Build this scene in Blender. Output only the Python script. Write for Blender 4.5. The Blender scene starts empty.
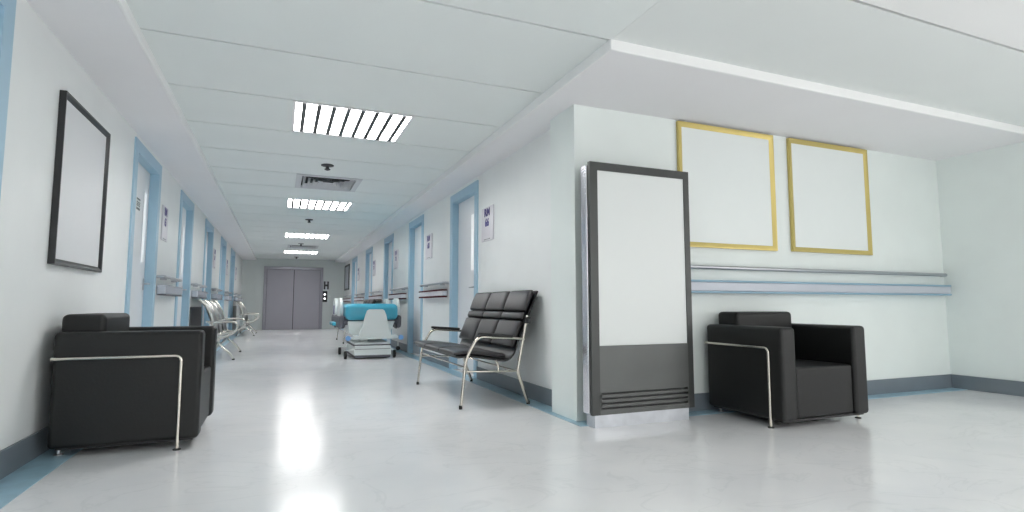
import bpy, bmesh, math, random
from mathutils import Vector, Matrix
random.seed(4)
PI = math.pi
R = math.radians
COL = bpy.context.scene.collection

# ------------------------------------------------------------------ materials
def mat(name, rgb, rough=0.5, metal=0.0, spec=0.5, bump=None, noise=None, coat=0.0, emit=None, aniso=None):
    m = bpy.data.materials.new(name); m.use_nodes = True
    nt = m.node_tree; N = nt.nodes; L = nt.links
    b = N['Principled BSDF']
    b.inputs['Base Color'].default_value = (*rgb, 1)
    b.inputs['Roughness'].default_value = rough
    b.inputs['Metallic'].default_value = metal
    b.inputs['Specular IOR Level'].default_value = spec
    b.inputs['Coat Weight'].default_value = coat
    if emit:
        b.inputs['Emission Color'].default_value = (*emit[0], 1)
        b.inputs['Emission Strength'].default_value = emit[1]
    tc = N.new('ShaderNodeTexCoord')
    if noise:                                   # (scale, amount) faint tonal mottling of the surface
        n = N.new('ShaderNodeTexNoise'); n.inputs['Scale'].default_value = noise[0]; n.inputs['Detail'].default_value = 4
        L.new(tc.outputs['Object'], n.inputs['Vector'])
        r = N.new('ShaderNodeValToRGB')
        a = noise[1]
        r.color_ramp.elements[0].position = 0.3; r.color_ramp.elements[1].position = 0.7
        r.color_ramp.elements[0].color = (*[c*(1-a) for c in rgb], 1)
        r.color_ramp.elements[1].color = (*[min(1, c*(1+a)) for c in rgb], 1)
        L.new(n.outputs['Fac'], r.inputs['Fac']); L.new(r.outputs['Color'], b.inputs['Base Color'])
    if bump:                                    # (scale, strength)
        n = N.new('ShaderNodeTexNoise'); n.inputs['Scale'].default_value = bump[0]; n.inputs['Detail'].default_value = 3
        L.new(tc.outputs['Object'], n.inputs['Vector'])
        bp = N.new('ShaderNodeBump'); bp.inputs['Strength'].default_value = bump[1]; bp.inputs['Distance'].default_value = 0.01
        L.new(n.outputs['Fac'], bp.inputs['Height']); L.new(bp.outputs['Normal'], b.inputs['Normal'])
    return m

def floor_mat():
    m = bpy.data.materials.new('polished_floor'); m.use_nodes = True
    nt = m.node_tree; N = nt.nodes; L = nt.links
    b = N['Principled BSDF']
    tc = N.new('ShaderNodeTexCoord')
    mp = N.new('ShaderNodeMapping'); mp.inputs['Scale'].default_value = (1, 1.6, 1); mp.inputs['Rotation'].default_value = (0, 0, .35)
    L.new(tc.outputs['Object'], mp.inputs['Vector'])
    n = N.new('ShaderNodeTexNoise'); n.inputs['Scale'].default_value = 1.6; n.inputs['Detail'].default_value = 7; n.inputs['Distortion'].default_value = 1.4
    L.new(mp.outputs['Vector'], n.inputs['Vector'])
    # thin veins: where the noise passes its middle value
    s = N.new('ShaderNodeMath'); s.operation = 'SUBTRACT'; s.inputs[1].default_value = .5
    a = N.new('ShaderNodeMath'); a.operation = 'ABSOLUTE'
    L.new(n.outputs['Fac'], s.inputs[0]); L.new(s.outputs[0], a.inputs[0])
    r = N.new('ShaderNodeValToRGB')
    r.color_ramp.elements[0].position = 0.0; r.color_ramp.elements[0].color = (.795, .795, .80, 1)
    r.color_ramp.elements[1].position = 0.018; r.color_ramp.elements[1].color = (.85, .845, .85, 1)
    L.new(a.outputs[0], r.inputs['Fac'])
    n2 = N.new('ShaderNodeTexNoise'); n2.inputs['Scale'].default_value = 2.2; n2.inputs['Detail'].default_value = 5
    L.new(tc.outputs['Object'], n2.inputs['Vector'])
    r2 = N.new('ShaderNodeValToRGB'); r2.color_ramp.elements[0].color = (.93, .94, .95, 1); r2.color_ramp.elements[1].color = (1, 1, 1, 1)
    r2.color_ramp.elements[0].position = .35; r2.color_ramp.elements[1].position = .6
    L.new(n2.outputs['Fac'], r2.inputs['Fac'])
    mx = N.new('ShaderNodeMixRGB'); mx.blend_type = 'MULTIPLY'; mx.inputs[0].default_value = .8
    L.new(r.outputs['Color'], mx.inputs[1]); L.new(r2.outputs['Color'], mx.inputs[2]); L.new(mx.outputs[0], b.inputs['Base Color'])
    b.inputs['Roughness'].default_value = .17
    b.inputs['Specular IOR Level'].default_value = .55
    bp = N.new('ShaderNodeBump'); bp.inputs['Strength'].default_value = .05; bp.inputs['Distance'].default_value = .02
    L.new(n.outputs['Fac'], bp.inputs['Height']); L.new(bp.outputs['Normal'], b.inputs['Normal'])
    return m

M = {}
M['floor'] = floor_mat()
M['wall'] = mat('corridor_wall_paint', (.82, .84, .835), .42, spec=.4, noise=(2.5, .02), bump=(6, .02))
M['wallr'] = mat('waiting_area_wall_paint', (.80, .85, .83), .45, spec=.4, noise=(2.5, .02), bump=(6, .02))
M['soffit'] = mat('white_plaster', (.86, .85, .865), .6, noise=(2, .01))
M['lip'] = mat('white_cornice', (.88, .88, .88), .5)
M['tile'] = mat('ceiling_panel', (.81, .85, .84), .6, noise=(1.5, .015))
M['tile2'] = mat('ceiling_strip_paint', (.78, .81, .80), .6, noise=(1.5, .01))
M['gap'] = mat('ceiling_gap', (.03, .035, .033), .8)
M['blue'] = mat('blue_door_frame', (.37, .55, .675), .4, noise=(3, .02))
M['strip'] = mat('blue_floor_border', (.33, .51, .61), .28, noise=(9, .12), bump=(25, .05))
M['base'] = mat('grey_skirting', (.18, .21, .24), .4, noise=(5, .04))
M['leaf'] = mat('door_laminate', (.78, .79, .81), .35, noise=(2, .01))
M['vision'] = mat('frosted_glass', (.85, .86, .86), .2, emit=((1, 1, 1), .3))  # weak white glow added to the panes, standing for lit rooms behind
M['steel'] = mat('brushed_steel', (.50, .51, .54), .3, 1)
M['chrome'] = mat('polished_chrome', (.66, .62, .55), .16, 1)
M['alu'] = mat('cast_aluminium', (.72, .70, .65), .25, 1)
M['mesh'] = mat('perforated_steel', (.55, .55, .54), .3, .9)
M['leather'] = mat('black_leather', (.008, .0085, .0085), .45, spec=.4, bump=(60, .06))
M['vinyl'] = mat('dark_grey_vinyl', (.020, .017, .019), .36, spec=.5, bump=(70, .05))
M['black'] = mat('black_plastic', (.012, .012, .014), .4)
M['rubber'] = mat('black_rubber', (.015, .015, .015), .7)
M['frame_blk'] = mat('black_frame', (.02, .021, .023), .35)
M['gold'] = mat('brushed_gold', (.62, .50, .18), .33, .7)
M['paper'] = mat('picture_paper', (.79, .83, .82), .35, noise=(2, .01))
M['paper2'] = mat('picture_paper_grey', (.70, .71, .725), .4, spec=.4, noise=(2, .01))
M['kiosk'] = mat('grey_metal_bezel', (.07, .073, .072), .33, .6, noise=(4, .05))
M['kpanel'] = mat('grey_metal_panel', (.12, .125, .122), .35, .6, noise=(4, .05))  # bezel metal made lighter: its soft reflection is put into the colour
M['kshell'] = mat('polished_shell', (.75, .74, .78), .18, 1)
M['kbase'] = mat('galvanised_plinth', (.60, .62, .66), .35, .6, noise=(9, .10))
M['screen'] = mat('blank_screen', (.72, .745, .735), .25)
M['elev'] = mat('elevator_door_paint', (.37, .355, .40), .42, .1, noise=(2, .02))
M['elevf'] = mat('elevator_frame', (.30, .295, .33), .35, .4)
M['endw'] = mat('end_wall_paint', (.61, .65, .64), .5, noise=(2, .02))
M['railw'] = mat('off_white_rail', (.72, .71, .75), .35)
M['railg'] = mat('grey_rail', (.55, .58, .64), .25, .3)
M['railb'] = mat('dark_brown_trim', (.09, .018, .022), .8, spec=.15)
M['railblue'] = mat('blue_rail_trim', (.26, .42, .54), .35)
M['railroom'] = mat('room_rail', (.52, .55, .61), .35, .1)
M['sign'] = mat('sign_plate', (.66, .64, .69), .3)
M['ink'] = mat('violet_ink', (.06, .04, .22), .5)
M['inkd'] = mat('grey_ink', (.10, .11, .12), .5)
M['lamp'] = mat('light_diffuser', (.9, .9, .9), .5, emit=((1, .985, .97), 15.0))
M['lampf'] = mat('light_housing', (.82, .82, .83), .5)
M['louver'] = mat('dark_louver', (.05, .05, .055), .5)
M['vent'] = mat('vent_enamel', (.62, .63, .65), .5)
M['bedw'] = mat('hospital_bed_white', (.74, .78, .765), .4)
M['bedblue'] = mat('teal_blue_upholstery', (.06, .40, .55), .35, coat=.2)
M['bedgrey'] = mat('bed_dark_grey', (.11, .11, .13), .5)
M['bumper'] = mat('blue_bumper', (.22, .44, .80), .4)
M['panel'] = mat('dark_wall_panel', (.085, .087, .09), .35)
M['dot'] = mat('lit_button', (.9, .9, .9), .5, emit=((1, 1, 1), 3))
M['winframe'] = mat('window_frame_white', (.8, .8, .8), .4)

# ------------------------------------------------------------------ mesh building
class MB:
    def __init__(s): s.bm = bmesh.new()
    def _xf(s, vs, rot, loc):
        if rot is not None: bmesh.ops.transform(s.bm, matrix=rot, verts=vs)
        if loc is not None: bmesh.ops.translate(s.bm, vec=loc, verts=vs)
    def box(s, x0, x1, y0, y1, z0, z1, r=0, seg=3, rot=None):
        c = Vector(((x0+x1)/2, (y0+y1)/2, (z0+z1)/2))
        g = bmesh.ops.create_cube(s.bm, size=1)
        vs = g['verts']
        bmesh.ops.scale(s.bm, vec=(x1-x0, y1-y0, z1-z0), verts=vs)
        if r > 0:
            es = list({e for v in vs for e in v.link_edges})
            o = bmesh.ops.bevel(s.bm, geom=es, offset=r, segments=seg, profile=.5, affect='EDGES', clamp_overlap=True)
            vs = list({v for f in o['faces'] for v in f.verts} | {v for v in vs if v.is_valid})
            # grab the whole island
            seen = set(vs); st = list(vs)
            while st:
                v = st.pop()
                for e in v.link_edges:
                    w = e.other_vert(v)
                    if w not in seen: seen.add(w); st.append(w)
            vs = list(seen)
        s._xf(vs, rot, c)
        return s
    def tube(s, pts, r, seg=10, closed=False):
        P = [Vector(p) for p in pts]; n = len(P)
        rr = r if isinstance(r, (list, tuple)) else [r]*n
        rings = []; up = None
        for i in range(n):
            if closed: t = (P[(i+1) % n]-P[i-1]).normalized()
            elif i == 0: t = (P[1]-P[0]).normalized()
            elif i == n-1: t = (P[-1]-P[-2]).normalized()
            else: t = ((P[i+1]-P[i]).normalized()+(P[i]-P[i-1]).normalized()).normalized()
            if up is None:
                up = Vector((0, 0, 1)) if abs(t.z) < .9 else Vector((0, 1, 0))
            up = (up - t*up.dot(t)).normalized(); sd = t.cross(up)
            rings.append([s.bm.verts.new(P[i]+rr[i]*(math.cos(2*PI*k/seg)*up+math.sin(2*PI*k/seg)*sd)) for k in range(seg)])
        for i in range(n if closed else n-1):
            a, b = rings[i], rings[(i+1) % n]
            for k in range(seg): s.bm.faces.new((a[k], a[(k+1) % seg], b[(k+1) % seg], b[k]))
        if not closed:
            s.bm.faces.new(rings[0][::-1]); s.bm.faces.new(rings[-1])
        return s
    def cyl(s, p, q, r, seg=20): return s.tube([p, q], r, seg)
    def prism(s, prof, a0, a1, axis='y', r=0):
        """prof: list of 2D points in the plane across the axis"""
        def mk(u, v, a): return {'x': (a, u, v), 'y': (u, a, v), 'z': (u, v, a)}[axis]
        A = [s.bm.verts.new(mk(u, v, a0)) for u, v in prof]; B = [s.bm.verts.new(mk(u, v, a1)) for u, v in prof]
        n = len(prof); fs = [s.bm.faces.new(A), s.bm.faces.new(B[::-1])]
        for i in range(n): fs.append(s.bm.faces.new((A[i], B[i], B[(i+1) % n], A[(i+1) % n])))
        if r > 0:
            es = list({e for f in fs for e in f.edges})
            bmesh.ops.bevel(s.bm, geom=es, offset=r, segments=2, profile=.5, affect='EDGES', clamp_overlap=True)
        return s
    def lathe(s, prof, c=(0, 0, 0), seg=20):
        rings = []
        for (r, z) in prof:
            rings.append([s.bm.verts.new((c[0]+max(r, 1e-4)*math.cos(2*PI*k/seg), c[1]+max(r, 1e-4)*math.sin(2*PI*k/seg), c[2]+z)) for k in range(seg)])
        for a, b in zip(rings, rings[1:]):
            for k in range(seg): s.bm.faces.new((a[k], a[(k+1) % seg], b[(k+1) % seg], b[k]))
        s.bm.faces.new(rings[0][::-1]); s.bm.faces.new(rings[-1])
        return s
    def build(s, name, m, parent=None, loc=(0, 0, 0), ang=35):
        bmesh.ops.recalc_face_normals(s.bm, faces=s.bm.faces)
        me = bpy.data.meshes.new(name); s.bm.to_mesh(me); s.bm.free()
        me.materials.append(m)
        for p in me.polygons: p.use_smooth = True
        me.set_sharp_from_angle(angle=R(ang))
        o = bpy.data.objects.new(name, me); COL.objects.link(o); o.location = loc
        w = o.modifiers.new('wn', 'WEIGHTED_NORMAL'); w.keep_sharp = True; w.weight = 80
        if parent: o.parent = parent
        return o

def fillet(pts, r, n=6):
    P = [Vector(p) for p in pts]; out = [P[0]]
    for i in range(1, len(P)-1):
        a = (P[i-1]-P[i]); b = (P[i+1]-P[i]); d = min(r, a.length*.49, b.length*.49)
        p0 = P[i]+a.normalized()*d; p1 = P[i]+b.normalized()*d
        for k in range(n+1):
            t = k/n; out.append(p0*(1-t)**2+P[i]*2*t*(1-t)+p1*t*t)
    out.append(P[-1]); return out

def pad_loft(path, y0, y1, th, r=.02, n=20, bulge=.006):
    """upholstered pad following a path in the x-z plane, rounded on every side"""
    P = spline(path, 12); Lc = [0]
    for a, b in zip(P, P[1:]): Lc.append(Lc[-1]+(b-a).length)
    T = Lc[-1]; b = MB(); rings = []
    ss = [r*(1-math.cos(R(q))) for q in range(10, 91, 16)]
    S = ss+[r+(T-2*r)*k/8 for k in range(1, 8)]+[T-q for q in reversed(ss)]
    for q in S:
        i = 0
        while i < len(Lc)-2 and Lc[i+1] < q: i += 1
        u = (q-Lc[i])/(Lc[i+1]-Lc[i]); c = P[i].lerp(P[i+1], u); d = (P[i+1]-P[i]).normalized(); nn = Vector((-d.z, 0, d.x))
        e = min(q, T-q); k = math.sqrt(max(0, 1-(1-min(e/r, 1))**2))
        hw = (y1-y0)/2-r*(1-k); ht = th/2*(.25+.75*k)+bulge*math.sin(PI*q/T)*.5
        ring = []
        for a in range(n*2):
            t = 2*PI*a/(n*2); cx, cy = math.cos(t), math.sin(t)
            ring.append(b.bm.verts.new(c+nn*(th/2+ht*math.copysign(abs(cy)**.75, cy))+Vector((0, (y0+y1)/2+hw*math.copysign(abs(cx)**.28, cx), 0))))
        rings.append(ring)
    m = n*2
    for A, B in zip(rings, rings[1:]):
        for k in range(m): b.bm.faces.new((A[k], A[(k+1) % m], B[(k+1) % m], B[k]))
    b.bm.faces.new(rings[0][::-1]); b.bm.faces.new(rings[-1])
    return b

def spline(pts, n=8):
    P = [Vector(p) for p in pts]; P = [P[0]*2-P[1]]+P+[P[-1]*2-P[-2]]; out = []
    for i in range(1, len(P)-2):
        for k in range(n):
            t = k/n; a, b, c, d = P[i-1:i+3]
            out.append(.5*((2*b)+(c-a)*t+(2*a-5*b+4*c-d)*t*t+(3*b-a-3*c+d)*t**3))
    out.append(P[-2]); return out

def rrect(w, h, r, n=5, cx=0, cy=0):
    o = []
    for (sx, sy, a0) in ((1, 1, 0), (-1, 1, 90), (-1, -1, 180), (1, -1, 270)):
        for k in range(n+1):
            a = R(a0+90*k/n); o.append((cx+sx*(w/2-r)+r*math.cos(a), cy+sy*(h/2-r)+r*math.sin(a)))
    return o

def text(body, size, m, name, parent, loc, rot, bold=.004, sx=1.0):
    c = bpy.data.curves.new('t', 'FONT'); c.body = body; c.size = size; c.align_x = 'CENTER'; c.align_y = 'CENTER'
    c.offset = bold; c.extrude = .0006; c.resolution_u = 3
    t = bpy.data.objects.new('t', c); COL.objects.link(t)
    dg = bpy.context.evaluated_depsgraph_get(); me = bpy.data.meshes.new_from_object(t.evaluated_get(dg))
    bpy.data.objects.remove(t); bpy.data.curves.remove(c)
    me.transform(Matrix.Diagonal((sx, 1, 1, 1)))
    me.materials.clear(); me.materials.append(m); me.name = name
    o = bpy.data.objects.new(name, me); COL.objects.link(o); o.parent = parent; o.location = loc; o.rotation_euler = rot
    return o

def thing(name, label, cat, loc=(0, 0, 0), rz=0, group=None):
    o = bpy.data.objects.new(name, None); COL.objects.link(o); o.location = loc; o.rotation_euler = (0, 0, rz)
    o.empty_display_size = .1
    return tag(o, label, cat, group)
def tag(o, label, cat, group=None):
    o['label'] = label; o['category'] = cat
    if group: o['group'] = group
    return o
def struct(o, label=None, cat=None):
    o['kind'] = 'structure'
    if label: o['label'] = label
    if cat: o['category'] = cat
    return o
def copy_tree(o, parent=None):
    c = o.copy(); COL.objects.link(c); c.parent = parent
    for ch in [x for x in list(bpy.data.objects) if x.parent == o]: copy_tree(ch, c)
    return c

# ------------------------------------------------------------------ dimensions (metres)
XL, XR = -1.24, 2.135          # corridor walls
XE = 6.42                      # room side wall
YB = 3.65                      # room back wall (kiosk, gold frames)
YEND, YREAR = 21.0, -5.0
ZS, ZT = 2.385, 2.45           # soffit, ceiling panels
TXL, TXR = -0.82, 1.795        # panelled band of the corridor ceiling
YC = 2.77                      # edge of the soffit in the room
PX, PY = 2.028, 4.055           # pillar corner

LD = [(2.10, 3.29), (5.73, 6.89), (8.20, 9.34), (10.80, 12.0), (13.52, 14.75), (16.2, 17.55)]
RD = [(6.185, 7.33), (8.925, 10.02), (11.58, 12.66), (14.43, 15.6), (17.48, 18.73)]
ZD = 2.335; CW = .10; RV = .07   # door head height with casing, casing width, reveal depth

# ------------------------------------------------------------------ shell
struct(MB().box(-1.6, XE+.2, YREAR-.2, YEND+.3, -.1, 0).build('floor', M['floor']), 'pale polished marble-look floor of corridor and waiting area', 'floor')

def wall_x(name, xin, sign, y0, y1, doors, m, label, depth=.22):
    b = MB(); xo = xin+sign*depth; X = (min(xin, xo), max(xin, xo)); y = y0; zt = ZT+.1
    for a, c in doors:
        a2, c2 = a+CW, c-CW; z2 = ZD-CW
        b.box(*X, y, a2, 0, zt); b.box(*X, a2, c2, z2, zt); y = c2
    b.box(*X, y, y1, 0, zt)
    return struct(b.build(name, m), label, 'wall')
wall_x('wall_left', XL, -1, YREAR, YEND, LD, M['wall'], 'pale left wall of the long corridor')
wall_x('wall_right', XR, 1, PY-.3, YEND, RD, M['wall'], 'pale right wall of the corridor behind the slatted bench')
b = MB().box(PX, XE+.2, YB, PY, 0, ZT+.1)
struct(b.build('wall_back', M['wallr']), 'wide pale wall with gold frames and its projecting corner pillar', 'wall')
b = MB(); ew = [(-4.4, -2.6), (-2.3, -.5), (-.2, 1.4)]; y = YREAR  # out-of-view window openings, added to let more light onto the ceiling
for a, c in ew: b.box(XE, XE+.2, y, a, .15, 2.3); y = c
b.box(XE, XE+.2, y, YB, .15, 2.3); b.box(XE, XE+.2, YREAR, YB, 0, .15); b.box(XE, XE+.2, YREAR, YB, 2.3, ZT+.1)
for i, (a, c) in enumerate(ew):
    f = MB()
    for q in ((a, c, .15, .2), (a, c, 2.25, 2.3), (a, a+.05, .2, 2.25), (c-.05, c, .2, 2.25), ((a+c)/2-.02, (a+c)/2+.02, .2, 2.25)):
        f.box(XE+.1, XE+.15, q[0], q[1], q[2], q[3])
    struct(f.build('window_%d' % (i+4), M['winframe']))
struct(b.build('wall_east', M['wallr']), 'plain pale wall at the far right edge', 'wall')
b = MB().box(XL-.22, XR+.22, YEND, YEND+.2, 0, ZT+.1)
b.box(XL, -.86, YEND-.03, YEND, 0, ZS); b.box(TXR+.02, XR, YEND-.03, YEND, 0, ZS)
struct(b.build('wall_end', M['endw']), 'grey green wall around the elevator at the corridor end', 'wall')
# rear wall behind the camera: wide unseen windows over a parapet, added to light the room
b = MB(); wy0, wy1 = YREAR-.2, YREAR
b.box(XL-.22, XE+.2, wy0, wy1, 0, .15); b.box(XL-.22, XE+.2, wy0, wy1, 2.3, ZT+.1)
wins = [(-.9, 1.2), (1.7, 3.8), (4.2, 6.1)]; x = XL-.22
for a, c in wins: b.box(x, a, wy0, wy1, .15, 2.3); x = c
b.box(x, XE+.2, wy0, wy1, .15, 2.3)
struct(b.build('wall_rear', M['wall']))
for i, (a, c) in enumerate(wins):
    f = MB()
    for q in ((a, c, .15, .2), (a, c, 2.25, 2.3), (a, a+.05, .2, 2.25), (c-.05, c, .2, 2.25), ((a+c)/2-.02, (a+c)/2+.02, .2, 2.25)):
        f.box(q[0], q[1], wy0+.05, wy0+.1, q[2], q[3])
    struct(f.build('window_%d' % (i+1), M['winframe']))

# ceiling: panels with open dark joints, with cut-outs for lights and vents
J = [3.697+.873*k for k in range(-11, 21)]
J = [j-.05 if j < 3 else j for j in J]; J[-1] = YEND
LX0, LX1 = .04, 1.005
LIGHT_ROWS = {}
ceil = MB(); rc1 = MB(); rc2 = MB(); g = .018
for j0, j1 in zip(J, J[1:]):
    y0, y1 = j0+g/2, j1-g/2
    k = round((j0-4.57)/.873)
    lights = []
    if j0 > 3 and k % 5 == 0: lights = [(LX0, LX1, 'L')]
    elif j0 > 3 and (k-3) % 10 == 0: lights = [(.13, .92, 'V')]
    elif j0 < 2 and k in (-9,): lights = [(LX0, LX1, 'L')]+[(q, q+.965, 'L') for q in (2.3, 4.6)]  # unseen row of lights behind the camera, added to brighten the room
    LIGHT_ROWS[j0] = (j1, lights)
    xe = TXR if j0 > YC-.1 else XE
    segs = [(TXL, TXR)] if xe == TXR else [(TXL, TXR-.001), (TXR+.001, XE)]
    for s0, s1 in segs:
        x = s0; tgt = ceil if s0 < 0 else (rc1 if j0 > 1.5 else rc2)  # strip next to the soffit is darker, field beyond it lighter
        for a, c, _ in lights:
            if a >= s0 and c <= s1: tgt.box(x, a, y0, y1, ZT, ZT+.02); x = c
        tgt.box(x, s1, y0, y1, ZT, ZT+.02)
struct(ceil.build('ceiling', M['tile']), 'grey green ceiling panels with thin dark joints', 'ceiling')
struct(rc1.build('trim_6', M['tile2']), 'grey ceiling strip next to the cornice of the waiting area', 'ceiling strip')
struct(rc2.build('trim_7', M['lip']), 'white ceiling field at the top right corner', 'ceiling field')
struct(MB().box(XL-.22, XE+.2, YREAR-.2, YEND+.3, ZT+.1, ZT+.14).build('trim_1', M['gap']))
# soffits around the panels
so = MB()
so.box(XL, TXL, YREAR, YEND, ZS, ZT+.1, r=0)
so.box(TXR, XR, YB-.0, YEND, ZS, ZT+.1)
so.box(TXR, XE, YC, YB, ZS, ZT+.1)
struct(so.build('trim_2', M['soffit']), 'smooth lilac white dropped border of the ceiling', 'ceiling border')
li = MB()
li.box(TXL-.004, TXL+.016, YREAR, YEND, ZS-.003, ZT+.001, r=.007)
li.box(TXR-.010, TXR+.006, YC-.012, YEND, ZS-.003, ZT+.001, r=.005)
li.box(TXR-.008, XE, YC-.018, YC+.004, ZS-.004, ZT+.001, r=.007)
struct(li.build('trim_3', M['lip']), 'thin white cornice lip edging the ceiling panels', 'cornice')

# skirting
def gaps(y0, y1, doors):
    o = []; y = y0
    for a, c in doors:
        if a > y: o.append((y, a))
        y = c
    if y < y1: o.append((y, y1))
    return o
b = MB()
for a, c in gaps(YREAR, YEND, LD): b.box(XL-.002, XL+.012, a, c, 0, .14)
struct(b.build('baseboard_left', M['base']), 'dark grey skirting along the left corridor wall', 'skirting')
b = MB()
for a, c in gaps(PY, YEND, RD): b.box(XR-.012, XR+.002, a, c, 0, .14)
struct(b.build('baseboard_right', M['base']), 'dark grey skirting along the right corridor wall', 'skirting')
struct(MB().box(2.3, XE, YB-.012, YB+.002, 0, .138).build('baseboard_back', M['base']), 'dark grey skirting below the gold frames', 'skirting')
struct(MB().box(XE-.012, XE+.002, YREAR, YB-.012, 0, .138).build('baseboard_east', M['base']), 'dark grey skirting of the wall at the far right', 'skirting')
# blue floor borders
struct(MB().box(XL, -1.052, YREAR, YEND, 0, .0025).build('trim_4', M['strip']), 'blue floor border along the left wall', 'floor border')
b = MB().box(1.972, XR, PY, YEND, 0, .0025); b.box(1.972, PX, 3.50, PY, 0, .0025); b.box(PX, XE, 3.495, YB, 0, .0025)
struct(b.build('trim_5', M['strip']), 'blue floor border around the pillar and along the right walls', 'floor border')

# ------------------------------------------------------------------ doors
def door(idx, xin, s, y0, y1, label, plaque, near_low):
    """s=-1 left wall, +1 right wall; s points into the wall"""
    cy = (y0+y1)/2; t = bpy.data.objects.new('door_%d' % idx, None); COL.objects.link(t); t.location = (xin, cy, 0)
    struct(t, label, 'door')
    w = (y1-y0)/2; f = MB(); p = -s*.014; q = s*RV
    X = lambda a, c: (min(a, c), max(a, c))
    # casing on the wall face and lining of the reveal
    f.box(*X(p, 0), -w, -w+CW-.003, 0, ZD); f.box(*X(p, 0), w-CW+.003, w, 0, ZD); f.box(*X(p, 0), -w+CW-.003, w-CW+.003, ZD-CW+.003, ZD)
    f.box(*X(p, s*.15), -w+CW-.002, -w+CW+.010, 0, ZD-CW); f.box(*X(p, s*.15), w-CW-.010, w-CW+.002, 0, ZD-CW)
    f.box(*X(p, s*.15), -w+CW+.010, w-CW-.010, ZD-CW-.010, ZD-CW+.002)
    f.build('door_frame', M['blue'], t)
    lw = w-CW-.013
    leaf = MB().box(*X(q, q+s*.045), -lw, lw, .008, ZD-CW-.013, r=.002).build('door_leaf', M['leaf'], t)
    # the lock side: far side on the left wall, near side on the right wall
    e = 1 if s < 0 else -1
    vy = e*(lw-(.17 if s < 0 else .295)); xq = q-s*.001
    MB().box(*X(xq, xq-s*.004), min(vy, vy+e*.0)-.065, vy+.065, 1.265, 2.0).build('vision_frame', M['leaf'], leaf)
    MB().box(*X(xq-s*.003, xq-s*.006), vy-.05, vy+.05, 1.28, 1.985).build('vision_panel', M['vision'], leaf)
    hy = e*(lw-(.045 if s < 0 else .14)); h = MB()
    h.box(*X(xq, xq-s*.008), hy-.02, hy+.02, 1.0, 1.12, r=.003)
    h.tube(fillet([(xq, hy, 1.065), (xq-s*.055, hy, 1.065), (xq-s*.055, hy-e*.12, 1.065)], .015), .009)
    h.build('handle', M['steel'], leaf)
    if plaque:
        py = e*(lw-.455)
        k = MB().box(*X(xq, xq-s*.003), py-.075, py+.075, 1.765, 1.885).build('door_plaque', M['endw'], leaf)
        d = MB()
        for (a, c) in ((1.866, 1.880), (1.838, 1.846), (1.822, 1.830), (1.806, 1.814), (1.770, 1.788)):
            d.box(*X(xq-s*.003, xq-s*.004), py-.068, py+.068, a, c)
        d.build('plaque_lines', M['inkd'], k)
ords = ['at the very left edge of the picture', 'nearest behind the black framed poster', 'second beyond the black framed poster',
        'third beyond the black framed poster', 'fourth beyond the black framed poster', 'farthest on the left, nearest the elevator']
for i, (a, c) in enumerate(LD): door(i+1, XL, -1, a, c, 'white door in blue frame on left wall, '+ords[i], i > 0, False)
ords = ['nearest, behind the slatted black bench', 'next beyond the RM 66 door', 'third from the pillar', 'fourth from the pillar', 'farthest on the right, nearest the elevator']
for i, (a, c) in enumerate(RD): door(i+7, XR, 1, a, c, 'white door in blue frame on right wall, '+ords[i], False, True)

# elevator
t = bpy.data.objects.new('door_12', None); COL.objects.link(t); t.location = (.42, YEND, 0)
struct(t, 'closed grey elevator doors at the far end of the corridor', 'elevator door')
f = MB(); fx0, fx1, fz = -.975, .965, 2.18; cw = .1
f.box(fx0, fx0+cw, -.05, .0, 0, fz); f.box(fx1-cw, fx1, -.05, .0, 0, fz); f.box(fx0+cw, fx1-cw, -.05, .0, fz-cw, fz)
f.build('elevator_frame', M['elevf'], t)
MB().box(fx0+cw, fx1-cw, -.006, -.001, .002, fz-cw).build('shaft_backing', M['black'], t)
for sx in (0, 1):
    x0, x1 = (fx0+cw+.006, -.014) if sx == 0 else (.006, fx1-cw-.006)
    MB().box(x0, x1, -.02, -.006, .005, fz-cw-.006, r=.002).build('door_panel', M['elev'], t)
e = thing('floor_indicator', 'small grey floor display above the elevator call buttons', 'display', (1.50, YEND, 1.545))
MB().box(-.098, .098, -.025, 0, -.155, .155, r=.005).build('housing', M['steel'], e)
d = MB().box(-.085, -.03, -.029, -.024, -.14, .14); d.box(.03, .085, -.029, -.024, -.14, .14); d.box(-.03, .03, -.029, -.024, -.035, .035)
d.build('dark_glass', M['black'], e)
e = thing('call_panel', 'black call panel with two lit buttons beside the elevator', 'button panel', (1.455, YEND, 1.147))
MB().box(-.088, .088, -.02, 0, -.195, .195, r=.005).build('panel_plate', M['black'], e)
for z in (.075, -.075): MB().cyl((0, -.03, z), (0, -.018, z), .03).build('button', M['dot'], e)

# ------------------------------------------------------------------ ceiling fixtures
names_l = ['ceiling light with dark louvres nearest the camera', 'second ceiling light, just beyond the square air vent', 'third ceiling light down the corridor', 'farthest ceiling light, closest to the elevator']
def make_light(x0, x1, y0, y1):
    t = thing('ceiling_light', '', 'ceiling light', ((x0+x1)/2, (y0+y1)/2, ZT)); w, d = (x1-x0)/2, (y1-y0)/2
    f = MB(); c = .022
    f.box(-w, w, -d, -d+c, -.004, .09); f.box(-w, w, d-c-.03, d, -.004, .09); f.box(-w, -w+c, -d+c, d-c, -.004, .09); f.box(w-c, w, -d+c, d-c, -.004, .09)
    f.box(-w, w, -d, d, .085, .09)
    f.build('housing', M['lampf'], t)
    MB().box(-w+c, w-c, -d+c, d-c-.03, .004, .012).build('diffuser', M['lamp'], t)
    for k in range(8):
        x = -w+2*w*(.09+.1185*k)
        MB().box(x-.017, x+.017, -d+c+.006, d-c-.03, -.006, .004).build('louver', M['louver'], t)
    return t
proto = None; n = 0; nh = 0
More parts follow.
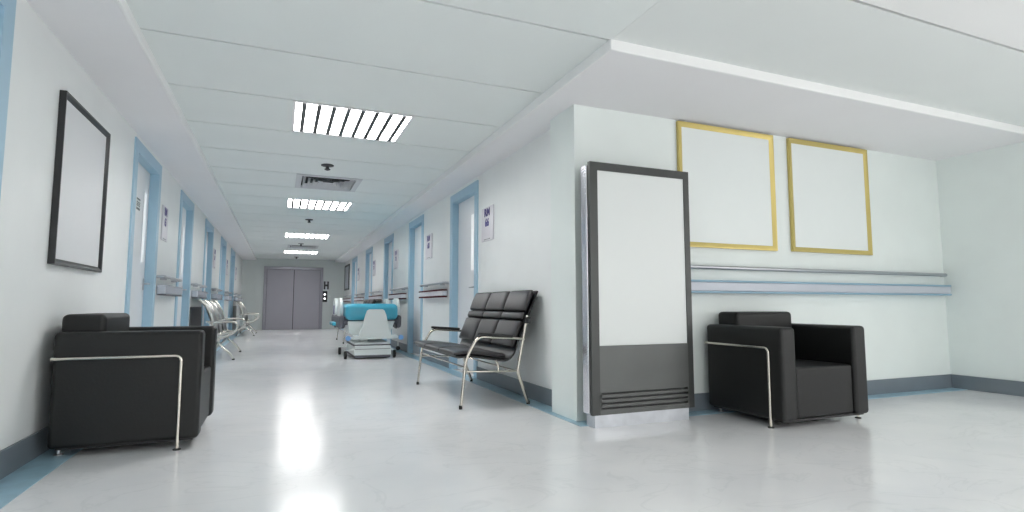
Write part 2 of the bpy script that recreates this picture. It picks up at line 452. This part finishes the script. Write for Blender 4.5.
def make_vent(x0, x1, y0, y1):
    t = thing('air_vent', '', 'air vent', ((x0+x1)/2, (y0+y1)/2, ZT)); w, d = (x1-x0)/2, (y1-y0)/2
    f = MB()
    for (a, c) in ((w, .07),):
        f.box(-w, w, -d, -d+c, -.006, .02); f.box(-w, w, d-c, d, -.006, .02); f.box(-w, -w+c, -d+c, d-c, -.006, .02); f.box(w-c, w, -d+c, d-c, -.006, .02)
    f.build('frame', M['vent'], t)
    MB().box(-w+.07, w-.07, -d+.07, d-.07, .075, .08).build('duct_backing', M['black'], t)
    for k in range(5):                        # nested square louvre blades, each rising towards the centre
        o = w-.085-k*.060; q = d/w
        for nm, mm, dz, run in (('louver_blade', M['vent'], 0, .036), ('blade_back', M['black'], .003, .036)):  # black copies paint the unlit inner faces of the blades
            b = MB(); vs = []
            for u, z in ((o, -.006+dz), (o-run, .040+dz), (o-run-.002, .040+dz), (o-.003, -.006+dz)):
                vs.append([b.bm.verts.new((sx*u, sy*u*q, z)) for sx, sy in ((-1, -1), (1, -1), (1, 1), (-1, 1))])
            for A, B in zip(vs, vs[1:]+vs[:1]):
                for j in range(4): b.bm.faces.new((A[j], A[(j+1) % 4], B[(j+1) % 4], B[j]))
            b.build(nm, mm, t)
    return t
vproto = None; nv = 0
for j0, (j1, ls) in LIGHT_ROWS.items():
    for (x0, x1, kd) in ls:
        if kd == 'L':
            if j0 > 3:
                if n > 3: continue
                o = make_light(x0, x1, j0+.01, j1-.01); o['label'] = names_l[n]; o['group'] = 'corridor ceiling lights'; n += 1
            else:
                o = make_light(x0, x1, j0+.01, j1-.01); o['label'] = 'ceiling light above the open waiting area'; o['group'] = 'waiting area ceiling lights'
        else:
            o = make_vent(x0, x1, j0+.01, j1-.01)
            o['label'] = ['square ceiling air vent between first and second ceiling lights', 'far square ceiling air vent between third and fourth ceiling lights'][min(nv, 1)]; o['group'] = 'ceiling air vents'; nv += 1
sl = ['dark ceiling sprinkler just in front of the nearer air vent', 'dark ceiling sprinkler between second and third ceiling lights', 'dark ceiling sprinkler beside the farther air vent', 'farthest dark ceiling sprinkler, above the elevator']
for i, y in enumerate((6.60, 11.02, 15.5, 19.9)):
    t = thing('ceiling_sprinkler', sl[i], 'sprinkler', (.447, y, ZT), group='ceiling sprinklers')
    MB().lathe([(.03, 0), (.07, -.002), (.07, -.012), (.02, -.022)]).build('rosette', M['louver'], t)
    MB().lathe([(.018, -.018), (.018, -.045), (.032, -.048), (.032, -.056), (.012, -.066)]).build('nozzle', M['steel' if 0 else 'louver'], t)

# ------------------------------------------------------------------ handrails
def rail(xin, s, y0, y1, style, where, gr):
    """s=+1: sticks out to +x from left wall, s=-1 from right wall"""
    L = y1-y0; X = lambda a, c: (min(a, c), max(a, c))
    t = thing('grab_rail', 'slim %s rail on %s' % ({'L': 'metal', 'R': 'steel'}[style], where), 'handrail', (xin, (y0+y1)/2, 0), group='slim rails '+gr)
    h = L/2
    b = MB(); b.tube(fillet([(0, -h, 1.155), (s*.075, -h, 1.155), (s*.075, h, 1.155), (0, h, 1.155)], .03), .016, 12)
    b.build('rail_tube', M['steel'], t)
    for y in (-h+.2, h-.2): MB().box(*X(0, s*.065), y-.012, y+.012, 1.125, 1.15, r=.003).build('bracket', M['steel'], t)
    t = thing('bumper_rail', 'broad %s bumper rail on %s' % ({'L': 'grey metal', 'R': 'white, brown edged'}[style], where), 'bumper rail', (xin, (y0+y1)/2, 0), group='broad rails '+gr)
    z0, z1 = .956, 1.066; mb, mt = (M['railg'], M['bedgrey']) if style == 'L' else (M['railw'], M['railb'])
    e = .012 if style == 'L' else .021
    b = MB().box(*X(s*.02, s*.09), -h, h, z0+e, z1-(.004 if style == 'L' else e), r=.008); b.build('rail_body', mb, t)
    MB().box(*X(s*.018, s*.097), -h-.002, h+.002, z0, z0+e, r=.004).build('lower_trim', mt, t)
    MB().box(*X(s*.018, s*.097), -h-.002, h+.002, z1-e, z1, r=.004).build('upper_trim', mt if style == 'R' else M['railg'], t)
    MB().box(*X(0, s*.03), -h+.05, h-.05, z0-.0, z1+.0, r=.002).build('wall_mount', mb, t)
LG = [(6.99, 8.08), (9.5, 10.68), (12.12, 13.38), (14.87, 16.05), (17.75, 20.0)]
for i, (a, c) in enumerate(LG): rail(XL, 1, a, c, 'L', 'left wall, '+['nearest to the black framed poster', 'behind the nearer steel bench', 'third from the camera', 'fourth from the camera', 'farthest, by the elevator'][i], 'on the left wall')
RG = [(7.43, 8.80), (10.12, 11.48), (12.78, 14.3), (15.75, 17.35), (18.9, 20.6)]
for i, (a, c) in enumerate(RG): rail(XR, -1, a, c, 'R', 'right wall, '+['between the two nearest doors', 'above the hospital bed', 'third from the camera', 'fourth from the camera', 'farthest, below the dark picture'][i], 'on the right wall')
# waiting room rails
t = thing('grab_rail', 'long slim grey rail below the two gold frames', 'handrail', (0, YB, 0))
MB().tube(fillet([(2.6, 0, 1.157), (2.6, -.06, 1.157), (XE-.06, -.06, 1.157), (XE-.06, 0, 1.157)], .03), .017, 12).build('rail_tube', M['steel'], t)
t = thing('bumper_rail', 'long broad grey bumper rail with blue edges behind the right armchair', 'bumper rail', (0, YB, 0))
MB().box(2.5, XE-.045, -.085, -.015, .962, 1.036, r=.008).build('rail_body', M['railroom'], t)
MB().box(2.498, XE-.042, -.088, -.013, .946, .962, r=.004).build('lower_trim', M['railblue'], t)
MB().box(2.498, XE-.042, -.088, -.013, 1.036, 1.052, r=.004).build('upper_trim', M['railblue'], t)
MB().box(2.55, XE-.1, -.02, 0, .955, 1.04).build('wall_mount', M['railroom'], t)

# thin dark grey rectangles low on the left wall behind the steel benches
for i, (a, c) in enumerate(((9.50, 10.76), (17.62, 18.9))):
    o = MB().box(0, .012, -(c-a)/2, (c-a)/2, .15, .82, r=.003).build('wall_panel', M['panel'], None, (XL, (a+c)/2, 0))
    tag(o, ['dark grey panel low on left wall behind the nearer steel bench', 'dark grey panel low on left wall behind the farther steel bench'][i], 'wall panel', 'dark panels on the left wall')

# ------------------------------------------------------------------ room signs
def sign(xin, s, y0, y1, top, num, label, rows=None):
    t = thing('room_sign', label, 'sign', (xin, (y0+y1)/2, 1.76), group='room number signs')
    w = (y1-y0)/2; X = lambda a, c: (min(a, c), max(a, c))
    MB().box(*X(0, s*.012), -w, w, -.193, .193, r=.003).build('sign_plate', M['sign'], t)
    rot = (R(90), 0, R(90) if s > 0 else R(-90))
    sx = w/.19*1.12
    text(top, .118, M['ink'], 'lettering', t, (s*.0135, 0, .128), rot, .006, sx)
    if num: text(num, .118, M['ink'], 'numerals', t, (s*.0135, 0, .012), rot, .006, sx*.95)
    d = MB()
    for k in range(5): d.box(*X(s*.012, s*.0125), (-.5+.22*k)*w, (-.5+.22*k+.13)*w, -.178, -.168)
    d.build('small_print', M['inkd'], t)
side = ['beside the nearest right door, above the black bench', 'between first and second right doors', 'beside third right door', 'beside fourth right door', 'beside fifth right door']
for i, ((a, c), num) in enumerate(zip(((5.66, 6.04), (8.35, 8.74), (11.03, 11.43), (13.9, 14.3), (16.9, 17.32)), ('66', '68', '70', '72', '74'))):
    sign(XR, -1, a, c, 'RM', num, 'violet lettered sign, right wall, '+side[i])
side = ['beside the door nearest the black framed poster', 'beside the third left door', 'beside the fourth left door', 'beside the farthest left door']
for i, (a, c) in enumerate(((7.08, 7.40), (12.2, 12.55), (15.0, 15.36), (17.9, 18.3))):
    sign(XL, 1, a, c, 'RM', ('65', '69', '71', '73')[i], 'violet lettered sign, left wall, '+side[i])

# ------------------------------------------------------------------ pictures
def picture(name, label, cat, loc, rot, w, h, fw, d, fm, pm, glass=False, group=None):
    """local: face towards -y, centre at origin of the wall"""
    t = thing(name, label, cat, loc, rot, group)
    f = MB()
    prof = [(0, 0), (0, -d), (.25, -d*1.0), (.6, -d*.8), (1, -d*.55), (1, 0)]
    rings = []
    for u, dy in prof:
        a, b_ = w/2-u*fw, h/2-u*fw
        rings.append([f.bm.verts.new((sx*a, dy, sz*b_)) for sx, sz in ((-1, -1), (1, -1), (1, 1), (-1, 1))])
    for a, b_ in zip(rings, rings[1:]+rings[:1]):
        for k in range(4): f.bm.faces.new((a[k], a[(k+1) % 4], b_[(k+1) % 4], b_[k]))
    f.build('frame', fm, t)
    MB().box(-w/2+fw, w/2-fw, -d*.5, -.002, -h/2+fw, h/2-fw).build('picture_sheet', pm, t)
    return t
picture('picture_frame', 'gold frame around a blank sheet, partly behind the tall display stand', 'picture', (3.52, YB, 1.848), 0, 1.055, 1.045, .042, .03, M['gold'], M['paper'], group='gold picture frames')
picture('picture_frame', 'gold frame around a blank sheet, above the right armchair', 'picture', (4.765, YB, 1.851), 0, 1.05, 1.042, .042, .03, M['gold'], M['paper'], group='gold picture frames')
picture('picture_frame', 'large black frame with a blank sheet on left wall above the armchair', 'picture', (XL, 4.41, 1.598), R(90), .92, 1.025, .034, .035, M['frame_blk'], M['paper2'])
picture('picture_frame', 'small dark framed picture with a grey sheet, far end of right wall', 'picture', (XR, 20.15, 1.80), R(-90), 1.3, .88, .06, .035, M['frame_blk'], M['railroom'])

# ------------------------------------------------------------------ display kiosk
t = thing('display_stand', 'tall freestanding display stand with blank white screen and dark bezel', 'display stand', (2.452, 3.40, 0))
hw = .44; zb, zt = .087, 1.877
b = MB(); sx0, sx1, sz0, sz1 = -.377, .392, .563, 1.817
b.box(-hw, sx0, 0, .03, zb, zt); b.box(sx1, hw, 0, .03, zb, zt); b.box(sx0, sx1, 0, .03, sz1, zt)
b.build('bezel', M['kiosk'], t); b = MB()
# lower panel with four ventilation slots
zz = [.130, .164, .198, .232]; z = zb
for q in zz: b.box(sx0, sx1, 0, .03, z, q-.0065); z = q+.0065
b.box(sx0, sx1, 0, .03, z, sz0)
b.box(sx0, sx0+.012, 0, .03, zz[0]-.01, zz[-1]+.01); b.box(sx1-.012, sx1, 0, .03, zz[0]-.01, zz[-1]+.01)
b.build('lower_panel', M['kpanel'], t)
MB().box(sx0, sx1, .022, .030, zz[0]-.01, zz[-1]+.01).build('slot_backing', M['black'], t)
MB().box(sx0-.001, sx1+.001, .007, .02, sz0, sz1).build('screen', M['screen'], t)
MB().box(-hw+.012, hw-.012, .03, .045, zb+.01, zt-.01).build('shadow_gap', M['kiosk'], t)
MB().box(-hw-.006, hw+.006, .045, .128, zb, zt-.012, r=.012).build('shell', M['kshell'], t)
MB().box(-hw+.022, hw-.05, .006, .12, 0, zb).build('plinth', M['kbase'], t)

# ------------------------------------------------------------------ armchairs
def armchair(label, loc, rz):
    t = thing('armchair', label, 'armchair', loc, rz, 'black leather armchairs')
    for s in (-1, 1):
        x0, x1 = (-.43, -.287) if s < 0 else (.287, .43)
        MB().box(x0, x1, -.362, .375, .052, .695, r=.028, seg=4).build('armrest', M['leather'], t)
    MB().box(-.286, .286, -.345, .20, .06, .415, r=.022, seg=4).build('seat', M['leather'], t)
    MB().box(-.300, .300, .165, .385, .30, .795, r=.032, seg=4).build('backrest', M['leather'], t)
    MB().box(-.284, .284, .19, .355, .06, .5, r=.01).build('back_panel', M['leather'], t)
    MB().box(-.40, .40, -.33, .34, .043, .058).build('base_board', M['black'], t)
    for s in (-1, 1):
        x = s*.44
        MB().tube(fillet([(x, -.255, .004), (x, -.255, .548), (x, .375, .548)], .035), .0095, 12).build('arm_tube', M['chrome'], t)
        MB().lathe([(.022, 0), (.022, .006), (.010, .010)], (x, -.255, 0)).build('foot', M['black'], t)
        f = MB().lathe([(.024, 0), (.024, .006), (.011, .010), (.011, .055)], (s*.325, .345, 0)); f.build('foot', M['steel'], t)
    return t
armchair('black leather armchair with chrome tube, right, below the gold frames', (3.615, 3.215, 0), 0)
armchair('black leather armchair with chrome tube, left, seen from its side by the wall', (-.79, 4.305, 0), R(90))

# ------------------------------------------------------------------ black waiting bench (faces -x)
def roty(a): return Matrix.Rotation(a, 4, 'Y')
def black_bench(label, x, y):
    t = thing('waiting_bench', label, 'bench', (x, y, 0), 0, 'black cushioned benches'); ox = -1.69
    h = .765
    # curved shell under the pads
    top = spline([(1.36+ox, 0, .425), (1.5+ox, 0, .425), (1.68+ox, 0, .398), (1.79+ox, 0, .385), (1.855+ox, 0, .43), (1.895+ox, 0, .53), (1.98+ox, 0, .73), (2.085+ox, 0, .975)], 6)
    prof = []; back = []
    for i, p in enumerate(top):
        a = top[max(i-1, 0)]; c = top[min(i+1, len(top)-1)]; d = (c-a).normalized(); nn = Vector((d.z, 0, -d.x))
        prof.append((p.x, p.z)); back.append((p.x+nn.x*.014, p.z+nn.z*.014))
    MB().prism(prof+back[::-1], -h, h, 'y').build('shell', M['black'], t)
    w = 2*h/3
    for k in range(3):
        y0, y1 = -h+w*k+.004, -h+w*(k+1)-.004
        # seat pad following the shell
        V = lambda *q: [(x_+ox, 0, z_) for x_, z_ in q]
        pad_loft(V((1.335, .424), (1.45, .430), (1.62, .412), (1.79, .392)), y0, y1, .042).build('seat_pad', M['vinyl'], t)
        pad_loft(V((1.868, .475), (1.912, .58), (1.960, .700)), y0, y1, .046).build('back_pad', M['vinyl'], t)
        pad_loft(V((1.966, .712), (1.978, .742), (1.992, .775)), y0, y1, .044, .018).build('lumbar_roll', M['vinyl'], t)
        pad_loft(V((1.996, .785), (2.03, .875), (2.072, .970)), y0, y1, .046).build('head_pad', M['vinyl'], t)
    for s in (-1, 1):
        y_ = s*(h+.005)
        # front leg rising into the arm tube and running back
        MB().tube(fillet([(1.392+ox, y_, .02), (1.43+ox, y_, .40), (1.535+ox, y_, .588), (1.965+ox, y_, .556)], .07), .0135, 12).build('front_leg', M['chrome'], t)
        MB().tube(fillet([(1.99+ox, y_, .02), (1.895+ox, y_, .285), (1.988+ox, y_, .76)], .03), .0135, 12).build('rear_leg', M['chrome'], t)
        MB().tube([(1.42+ox, y_, .302), (1.895+ox, y_, .284)], .008, 10).build('side_rail', M['chrome'], t)
        MB().tube(fillet([(1.70+ox, y_*.985, .385), (1.72+ox, y_*.985, .35), (1.72+ox, y_, .295)], .02), .008).build('seat_bracket', M['chrome'], t)
        b = MB().box(-.16, .16, y_-.026, y_+.026, -.012, .014, r=.010, seg=3)
        bmesh.ops.transform(b.bm, matrix=Matrix.Translation((1.69+ox, 0, .594)) @ roty(.074), verts=b.bm.verts)
        b.build('arm_pad', M['black'], t)
        MB().box(1.960+ox, 2.008+ox, y_-.024, y_+.024, .69, .745, r=.005).build('clamp', M['black'], t)
        for xx in (1.39, 1.994): MB().cyl((xx+ox, y_, 0), (xx+ox-(.004 if xx < 1.5 else .008)*0, y_, .03), .015, 12).build('foot', M['rubber'], t)
    MB().tube([(1.425+ox, -h, .335), (1.425+ox, h, .335)], .008).build('front_rail', M['chrome'], t)
    MB().tube([(1.895+ox, -h, .284), (1.895+ox, h, .284)], .008).build('rear_rail', M['chrome'], t)
    return t
black_bench('black three-seat bench with segmented pads and chrome legs by the pillar', 1.69, 5.215)
black_bench('black cushioned bench standing beyond the hospital bed', 1.61, 13.6)

# ------------------------------------------------------------------ steel airport bench (faces +x)
def steel_bench(label, x, y, length):
    t = thing('steel_bench', label, 'bench', (x, y, 0), 0, 'steel mesh benches'); h = length/2
    side = [(-.235, .925), (-.215, .915), (-.145, .845), (-.075, .72), (-.04, .585), (-.02, .455), (.01, .39), (.10, .372), (.20, .405)]
    pr = spline([(a, 0, c) for a, c in side], 5)
    for i in range(3):
        y0, y1 = -h+length/3*i+.025, -h+length/3*(i+1)-.025
        A = [(p.x, p.z) for p in pr]; B = [(p.x+.010, p.z-.012) for p in pr]
        MB().prism(A+B[::-1], y0, y1, 'y').build('seat_shell', M['mesh'], t)
    for i in range(4):
        y_ = -h+length/3*i; arm = i in (0, 3)
        pts = [(a, y_, c) for a, c in side[:8]]
        if arm: pts += [(.20, y_, .40), (.275, y_, .455), (.295, y_, .525), (.26, y_, .585), (.13, y_, .60), (-.08, y_, .59), (-.13, y_, .597)]
        else: pts += [(.21, y_, .405)]
        MB().tube(spline(pts, 6), .019 if arm else .014, 10).build('end_frame' if arm else 'seat_rib', M['alu'], t)
    MB().box(.005, .055, -h+.05, h-.05, .30, .35, r=.008).build('beam', M['alu'], t)
    for y_ in (-h+.22, h-.1):
        for s in (1, -1):
            MB().tube(spline([(.03, y_, .31), (.03+s*.012, y_, .245), (.03+s*.08, y_, .18), (.03+s*.16, y_, .105), (.03+s*.215, y_, .02)], 5), .018, 10).build('leg', M['alu'], t)
            MB().lathe([(.02, 0), (.02, .015), (.012, .03)], (.03+s*.215, y_, 0)).build('foot', M['rubber'], t)
    return t
steel_bench('silver steel waiting bench by left wall, just beyond the left armchair', -.89, 10.45, 1.9)
steel_bench('far silver steel waiting bench by left wall, near the elevator', -.89, 17.75, 1.9)

# ------------------------------------------------------------------ hospital bed (foot end to the camera)
t = thing('hospital_bed', 'hospital bed with teal mattress and white end board', 'hospital bed', (1.375, 10.2, 0)); y0 = -1.05
MB().box(-.415, .42, y0+.02, 1.0, .605, .870, r=.085, seg=5).build('mattress', M['bedblue'], t)
MB().box(-.43, .44, y0+.14, 1.0, .53, .62, r=.03, seg=4).build('mattress_platform', M['bedgrey'], t)
MB().box(-.50, -.40, y0+.15, .6, .47, .68, r=.045, seg=4).build('side_pad', M['bedgrey'], t)
MB().box(.40, .50, y0+.15, .6, .47, .68, r=.045, seg=4).build('side_pad', M['bedgrey'], t)
MB().prism([(-.37, .59), (.37, .59), (.30, .40), (.22, .37), (-.30, .37), (-.36, .41)], y0+.06, y0+.9, 'y', r=.012).build('under_frame', M['bedw'], t)
pb = [(-.215, .35), (.305, .35), (.205, .70), (.185, .755), (.155, .778), (-.06, .778), (-.095, .755), (-.112, .70)]
MB().prism(pb, y0-.04, y0-.005, 'y', r=.010).build('end_board', M['bedw'], t)
MB().box(-.30, .40, y0-.03, y0+.03, .305, .365, r=.012).build('end_bar', M['bedw'], t)
for sx in (-.375, .455):
    MB().cyl((sx, y0-.05, .325), (sx, y0+.01, .325), .038, 20).build('bumper', M['bumper'], t)
MB().box(-.39, .46, y0-.015, y0+.005, .31, .34).build('bumper_bar', M['bedw'], t)
MB().prism([(-.275, .205), (.285, .205), (.295, .14), (.295, .055), (-.285, .055), (-.285, .14)], y0-.06, y0+1.0, 'y', r=.012).build('base_cover', M['bedw'], t)
MB().box(-.29, .30, y0-.02, y0+.95, .20, .222, r=.006).build('base_gap', M['bedgrey'], t)
MB().box(-.27, .28, y0-.01, y0+.93, .222, .25, r=.006).build('base_lid', M['bedw'], t)
MB().box(-.275, .285, y0-.062, y0+.98, .018, .058, r=.008).build('base_skirt', M['bedgrey'], t)
MB().box(-.27, .28, y0-.066, y0-.055, .150, .157).build('base_seam', M['bedgrey'], t)
for (px, py) in ((-.09, -.7), (.12, -.25)): MB().box(px-.06, px+.06, py-.08, py+.08, .24, .42, r=.01).build('lift_column', M['bedw'], t)
for sx, x_ in ((-1, -.405), (1, .36)):
    for y_ in (y0+.02, y0+.92):
        MB().cyl((x_-.018, y_, .062), (x_+.018, y_, .062), .062, 20).build('caster_wheel', M['rubber'], t)
        MB().prism([(x_+.0-.022, .13), (x_+.022, .13), (x_-sx*.13+.02, .17), (x_-sx*.13-.02, .13)][::1], y_-.03, y_+.03, 'y').build('caster_arm', M['bedw'], t)
def siderail(x_, ya, yb, panel):
    b = MB(); W = yb-ya; H = .40
    o = rrect(W, H, .15, 6, (ya+yb)/2, .765)
    b.prism(o, x_-.028, x_+.028, 'x', r=.02)
    sr = b.build('side_rail', M['bedw'], t)
    MB().box(x_-.012, x_+.012, (ya+yb)/2-.06, (ya+yb)/2+.06, .45, .60, r=.004).build('rail_link', M['bedgrey'], sr)
    if panel:
        MB().box(x_-.03, x_-.018, (ya+yb)/2-.10, (ya+yb)/2+.10, .68, .84, r=.004).build('control_panel', M['ink'], sr)
siderail(-.455, y0+.28, y0+.72, False); siderail(-.455, .10, .45, True)
siderail(.465, y0+.28, y0+.72, False); siderail(.465, .25, .65, False)
MB().box(-.56, -.42, -.35, .2, .50, .56, r=.02).build('side_cushion', M['bedblue'], t)
MB().cyl((.44, y0+.12, .14), (.44, y0+.15, .14), .035, 16).build('pedal_wheel', M['rubber'], t)
MB().tube([(.44, y0+.135, .14), (.44, y0+.135, .33)], .010).build('pedal_arm', M['bedw'], t)

# ------------------------------------------------------------------ light
w = bpy.data.worlds.new('sky'); bpy.context.scene.world = w; w.use_nodes = True
bg = w.node_tree.nodes['Background']; bg.inputs['Color'].default_value = (1.0, .985, .97, 1); bg.inputs['Strength'].default_value = 1.9

cam = bpy.data.cameras.new('camera'); co = bpy.data.objects.new('camera', cam); COL.objects.link(co)
co.location = (0, 0, .85)
yaw, pitch, f = R(22.5345860), R(5.02174712), 556.3036
cam.sensor_width = 36; cam.lens = f/1024*36; cam.clip_start = .05
co.rotation_euler = (R(90)+pitch, 0, -yaw)
sc = bpy.context.scene; sc.camera = co
sc.view_settings.view_transform = 'Standard'; sc.view_settings.look = 'None'; sc.view_settings.gamma = 1
sc.view_settings.use_curve_mapping = False; sc.view_settings.exposure = 0.42
sc.cycles.use_denoising = True
sc.cycles.max_bounces = 12; sc.cycles.diffuse_bounces = 10; sc.cycles.glossy_bounces = 4
sc.cycles.caustics_reflective = False; sc.cycles.caustics_refractive = False
sc.cycles.sample_clamp_indirect = 8
